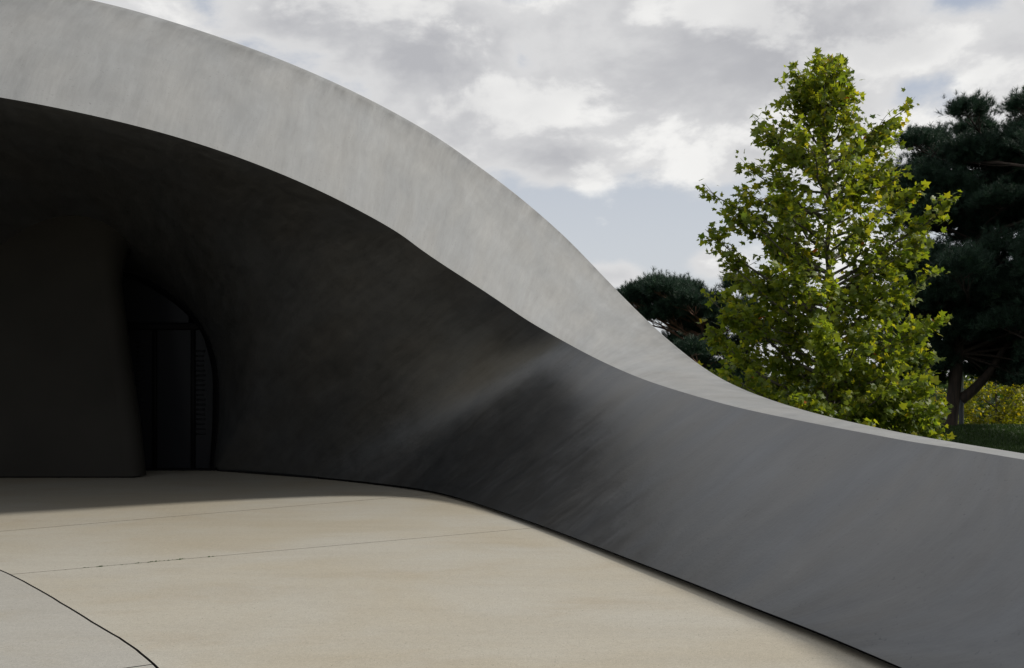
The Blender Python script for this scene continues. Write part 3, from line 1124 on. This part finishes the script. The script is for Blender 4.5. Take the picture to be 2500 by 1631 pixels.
big_spec = [(2225, 360, 42, .8), (2265, 325, 30, .9), (2300, 310, 45, .7), (2350, 300, 45, .7), (2400, 310, 50, .7), (2450, 300, 50, .8), (2500, 330, 60, .8),
            (2240, 420, 60, .7), (2310, 390, 65, .7), (2380, 380, 65, .6), (2450, 390, 60, .7), (2520, 420, 70, .8), (2230, 480, 50, .6), (2300, 450, 55, .6),
            (2460, 470, 55, .7), (2520, 510, 60, .8), (2250, 530, 50, .8), (2310, 530, 55, .7), (2370, 520, 60, .6), (2440, 540, 60, .7),
            (2330, 640, 60, .7), (2280, 680, 50, .8), (2390, 580, 50, .7), (2400, 660, 60, .7), (2270, 750, 55, .8), (2330, 720, 60, .8), (2440, 690, 55, .7),
            (2500, 690, 55, .8), (2300, 810, 60, .8), (2360, 790, 55, .7), (2270, 860, 50, .8), (2330, 870, 55, .7), (2400, 740, 50, .7), (2470, 760, 55, .6),
            (2250, 920, 45, .8), (2300, 930, 40, .8), (2420, 850, 55, .6), (2480, 860, 55, .7), (2500, 920, 45, .7), (2460, 905, 40, .6), (2540, 600, 60, .8), (2540, 800, 60, .8)]
holes = [(2390, 465, 42), (2285, 592, 34), (2345, 590, 26), (2470, 612, 40), (2380, 862, 26), (2480, 800, 20), (2240, 560, 25)]
rp = np.random.default_rng(21)
while len(big_spec) < 150:
    qx, qy = rp.uniform(2215, 2590), rp.uniform(330, 930)
    if qy > 900 and qx > 2330 and qx < 2440:
        continue
    if qy < 360 + max(0, (2300 - qx) * 1.2):
        continue
    if all((qx - hx) ** 2 + ((qy - hy_) * 1.2) ** 2 > (hr + 26) ** 2 for hx, hy_, hr in holes):
        big_spec.append((qx, qy, rp.uniform(46, 68), 0.9))
dB = 34.0
bx_, by_, _ = at(2317, 1047, dB)
pine("large dark pine at the right, thick trunk beside the lamp post", (bx_, by_, -0.15), 1.7, 10.4, 0.22, pads_of(big_spec, dB, 1.5), "dark pines behind the wing",
     M_bark_pine, 190, 0.21,
     [(at(2345, 975, dB), at(2450, 850, dB - 0.3), 0.20, 0.10), (at(2450, 850, dB - 0.3), at(2540, 760, dB), 0.10, 0.05)])

left_spec = [(1520, 735, 26, .8), (1555, 738, 36, .8), (1590, 720, 36, .8), (1625, 722, 40, .8), (1675, 715, 34, .8), (1625, 770, 42, .8), (1590, 775, 34, .7), (1670, 775, 40, .8), (1720, 740, 36, .8), (1700, 825, 40, .8), (1665, 860, 36, .8), (1755, 850, 42, .8), (1740, 790, 40, .8), (1690, 880, 36, .8), (1800, 900, 45, .8), (1770, 930, 45, .8), (1840, 930, 45, .8), (1535, 722, 32, .7), (1575, 712, 34, .8), (1610, 698, 28, .9), (1650, 705, 38, .7), (1690, 728, 34, .8), (1600, 740, 40, .7), (1655, 748, 42, .7),
             (1712, 770, 38, .8), (1560, 770, 34, .7), (1745, 745, 34, .8), (1680, 800, 40, .7), (1735, 815, 42, .8), (1650, 838, 36, .7), (1700, 855, 40, .7),
             (1780, 790, 42, .8), (1790, 860, 42, .8), (1740, 900, 40, .8), (1820, 760, 40, .8), (1850, 830, 45, .8), (1790, 700, 34, .8), (1690, 910, 36, .7)]
dL = 42.0
lx_, ly_, _ = at(1745, 1047, dL)
pine("distant dark pine showing between the roof curve and the plane tree", (lx_, ly_, -1.2), -0.6, 6.4, 0.20, pads_of(left_spec, dL, 0.8), "dark pines behind the wing",
     M_bark_red, 300, 0.20)

edge_spec = [(2560, 600, 60, .8), (2600, 730, 70, .8), (2560, 780, 60, .8), (2700, 620, 90, .8), (2650, 860, 80, .8), (2740, 770, 90, .8), (2820, 700, 90, .8), (2860, 930, 90, .7), (2760, 880, 90, .8), (2660, 450, 90, .8), (2750, 470, 80, .8), (2497, 262, 24, 1.2), (2530, 300, 40, .9), (2570, 340, 60, .8), (2620, 300, 60, .8), (2600, 420, 70, .8), (2680, 400, 80, .7), (2560, 520, 60, .7), (2640, 540, 90, .7),
             (2720, 560, 90, .7), (2580, 650, 70, .7), (2680, 700, 90, .7), (2760, 700, 80, .7), (2620, 800, 80, .6), (2720, 840, 90, .6), (2800, 820, 80, .6),
             (2560, 880, 50, .6), (2660, 930, 70, .6), (2780, 950, 80, .6), (2880, 700, 90, .7), (2880, 850, 90, .7), (2820, 560, 80, .7)]
dE = 29.0
ex_, ey_, _ = at(2680, 1060, dE)
pine("pine at the right edge of the view whose top spike reaches highest", (ex_, ey_, -0.15), 0.2, 9.6, 0.22, pads_of(edge_spec + [(a_ + 25, b_ - 20, r_, f_) for a_, b_, r_, f_ in edge_spec[:22] if a_ > 2590], dE, 2.3), "dark pines behind the wing",
     M_bark_pine, 150, 0.21)


# ------------------------------------------------------------------ broadleaf trees and shrubs farther back
def bushy(name, label, cat, base, height, blobs, mat, size, n_per, group=None, stems=5, trunk_r=0.06):
    base = np.array(base, float)
    root = empty(name, base.tolist(), label, cat, group)
    main = wiggle(base, base + np.array([0, 0, height * 0.9]), 10, 0.02)
    V, F = tubes([main], [np.linspace(trunk_r, 0.012, 10)], 8)
    mk("trunk" if cat == "tree" else "stem", local(V, root), F, M_bark_plane, root)
    P, A = [], []
    for (x, y, z, rx, rz) in blobs:
        c_ = np.array([x, y, z], float)
        za = np.clip(z - 0.7 * abs(x - base[0]), base[2] + 0.1, base[2] + height * 0.85)
        a0 = np.array([np.interp(za, main[:, 2], main[:, 0]), np.interp(za, main[:, 2], main[:, 1]), za])
        V, F = tubes([wiggle(a0, c_, 7, 0.06)], [np.linspace(trunk_r * 0.5, 0.01, 7)], 6)
        mk("branch", local(V, root), F, M_bark_plane, root)
        n_ = int(n_per * rx * rx + 30)
        u = rng.normal(0, 1, (n_, 3))
        u /= np.linalg.norm(u, axis=1)[:, None]
        # leaves gather in small sprays so that gaps stay open
        k_ = max(4, n_ // 14)
        ctr = rng.normal(0, 0.5, (k_, 3))
        off = ctr[rng.integers(0, k_, n_)] + u * rng.uniform(0.02, 0.22, n_)[:, None]
        P.append(c_ + off * np.array([rx, rx, rz]))
        A.append(u + np.array([0, 0, -0.2]))
    P, A = np.concatenate(P), np.concatenate(A)
    tm = leaf_template('simple')
    nrm = rng.normal(0, 0.7, P.shape) + np.array([0, -0.2, 0.8])
    sz = rng.uniform(0.65, 1.3, len(P)) * size
    V, F = scatter(tm, P, A, nrm, sz)
    o_ = mk("crown", local(V, root), F, mat, root, False, None, np.repeat(np.clip(rng.normal(0.5, 0.25, len(P)), 0, 1), len(tm[0])))
    o_["kind"] = "stuff"
    return root


def blobs_of(spec, d, jit=0.7):
    return pads_of([(a_, b_, r_, f_) for a_, b_, r_, f_ in spec], d, jit)


x, y, z = at(2432, 1060, 46)
bushy("small_tree", "sunlit yellow-green tree right of the lamp post", "tree", (x, y, -2.0), 5.6,
      blobs_of([(2375, 960, 38, .8), (2430, 925, 42, .8), (2480, 955, 42, .8), (2400, 1005, 45, .8), (2460, 1010, 50, .8), (2520, 1000, 45, .8), (2360, 1020, 40, .8),
                (2440, 1045, 45, .7), (2500, 1045, 45, .7), (2385, 1045, 40, .7), (2545, 950, 45, .8), (2440, 880, 32, .9)], 46), M_yellow, 0.17, 620,
      "yellow-green trees in the distance", trunk_r=0.09)
x, y, z = at(2480, 900, 52)
bushy("small_tree", "taller yellow-green tree glimpsed high through gaps in the large pine", "tree", (x, y, -2.3), 8.0,
      blobs_of([(2470, 800, 45, .9), (2420, 840, 40, .9), (2500, 770, 40, .9), (2530, 840, 45, .9), (2380, 850, 30, .8), (2480, 880, 45, .8)], 52), M_yellow, 0.16, 520,
      "yellow-green trees in the distance", trunk_r=0.09)
x, y, z = at(2270, 1050, 44)
bushy("small_tree", "dull yellow-green tree left of the large pine trunk", "tree", (x, y, -1.9), 4.2,
      blobs_of([(2290, 985, 34, .9), (2250, 960, 36, .9), (2215, 990, 38, .9), (2290, 1030, 34, .8), (2240, 1030, 38, .8), (2185, 960, 36, .9), (2320, 1000, 28, .9)], 44), M_yellow, 0.13, 560,
      "yellow-green trees in the distance", trunk_r=0.07)
for px, lab in ((2285, "dark green shrub at the foot of the large pine trunk"), (2190, "dark green shrub low behind the plane tree's right side"),
                (2080, "dark green shrub low behind the middle of the plane tree"), (1960, "dark green shrub low behind the plane tree's left side")):
    d_ = 38.0
    x, y, z = at(px, 1060, d_)
    bushy("shrub", lab, "shrub", (x, y, -0.7), 2.2,
          blobs_of([(px - 35, 1015, 40, .8), (px + 30, 1020, 40, .8), (px, 985 if px < 2250 else 1015, 42, .8), (px - 60, 1045, 40, .7), (px + 55 if px < 2250 else px, 1045, 40, .7)], d_, 0.4),
          M_shrub, 0.11, 900, "dark shrubs behind the wing", trunk_r=0.03)

# far wood that closes the view
P, A = [], []
for q in range(150):
    xx = rng.uniform(-10, 62)
    yy = rng.uniform(74, 90)
    hh = rng.uniform(2.0, 5.0)
    r_ = rng.uniform(1.5, 2.6)
    n_ = 330
    u = rng.normal(0, 1, (n_, 3))
    u /= np.linalg.norm(u, axis=1)[:, None]
    P.append(np.array([xx, yy, -2.6 + hh * 0.55]) + u * np.array([r_, r_, hh * 0.6]) * rng.uniform(0.7, 1.05, n_)[:, None])
    A.append(u + rng.normal(0, 0.5, (n_, 3)))
P, A = np.concatenate(P), np.concatenate(A)
tm = leaf_template('simple')
V, F = scatter(tm, P, A, rng.normal(0, 1, P.shape) + np.array([0, -0.5, 0.5]), rng.uniform(0.3, 0.6, len(P)))
wood = mk("distant_wood", V, F, M_shrub, None, False, None, np.repeat(np.clip(rng.normal(0.5, 0.3, len(P)), 0, 1), 4))
wood["kind"] = "stuff"
wood["label"] = "distant dark green wood beyond the lawn"
wood["category"] = "wood"

# lamp column on the crest of the lawn
x, y, z = at(2347, 1047, 35.5)
post = empty("lamp_post", (x, y, -0.25), "slim dark grey lamp post with a pale head beside the large pine trunk", "lamp post")
V, F = tubes([np.array([(0, 0, -0.1), (0, 0, 0.05), (0, 0, 1.33)])], [np.array([0.088, 0.086, 0.080])], 16)
mk("column", V, F, M_post, post)
V, F = tubes([np.array([(0, 0, 1.33), (0, 0, 1.34), (0, 0, 2.3)])], [np.array([0.07, 0.078, 0.078])], 16)
mk("lamp_head", V, F, M_postcap, post)
V, F = tubes([np.array([(0, 0, 2.3), (0, 0, 2.33), (0, 0, 2.34)])], [np.array([0.095, 0.095, 0.005])], 16)
mk("cap", V, F, M_post, post)

# grass on the visible bank
n_ = 90000
gxs = rng.uniform(7.5, 20.5, n_)
gys = rng.uniform(22.0, 36.0, n_)
base = np.stack([gxs, gys, ground_z(gxs, gys)], axis=1)
hgt = rng.uniform(0.05, 0.11, n_)
ld = rng.normal(0, 0.35, (n_, 2))
an = rng.random(n_) * 6.283
wv_ = np.stack([np.cos(an), np.sin(an), np.zeros(n_)], axis=1) * 0.012
tip = base + np.stack([ld[:, 0] * hgt, ld[:, 1] * hgt, hgt], axis=1)
V = np.stack([base - wv_, base + wv_, tip], axis=1).reshape(-1, 3)
F = np.arange(3 * n_).reshape(-1, 3)
gr = mk("grass", V, F, M_grass, None, False, None, np.repeat(rng.random(n_), 3))
gr["kind"] = "stuff"
gr["label"] = "short mown grass on the shaded bank"
gr["category"] = "grass"
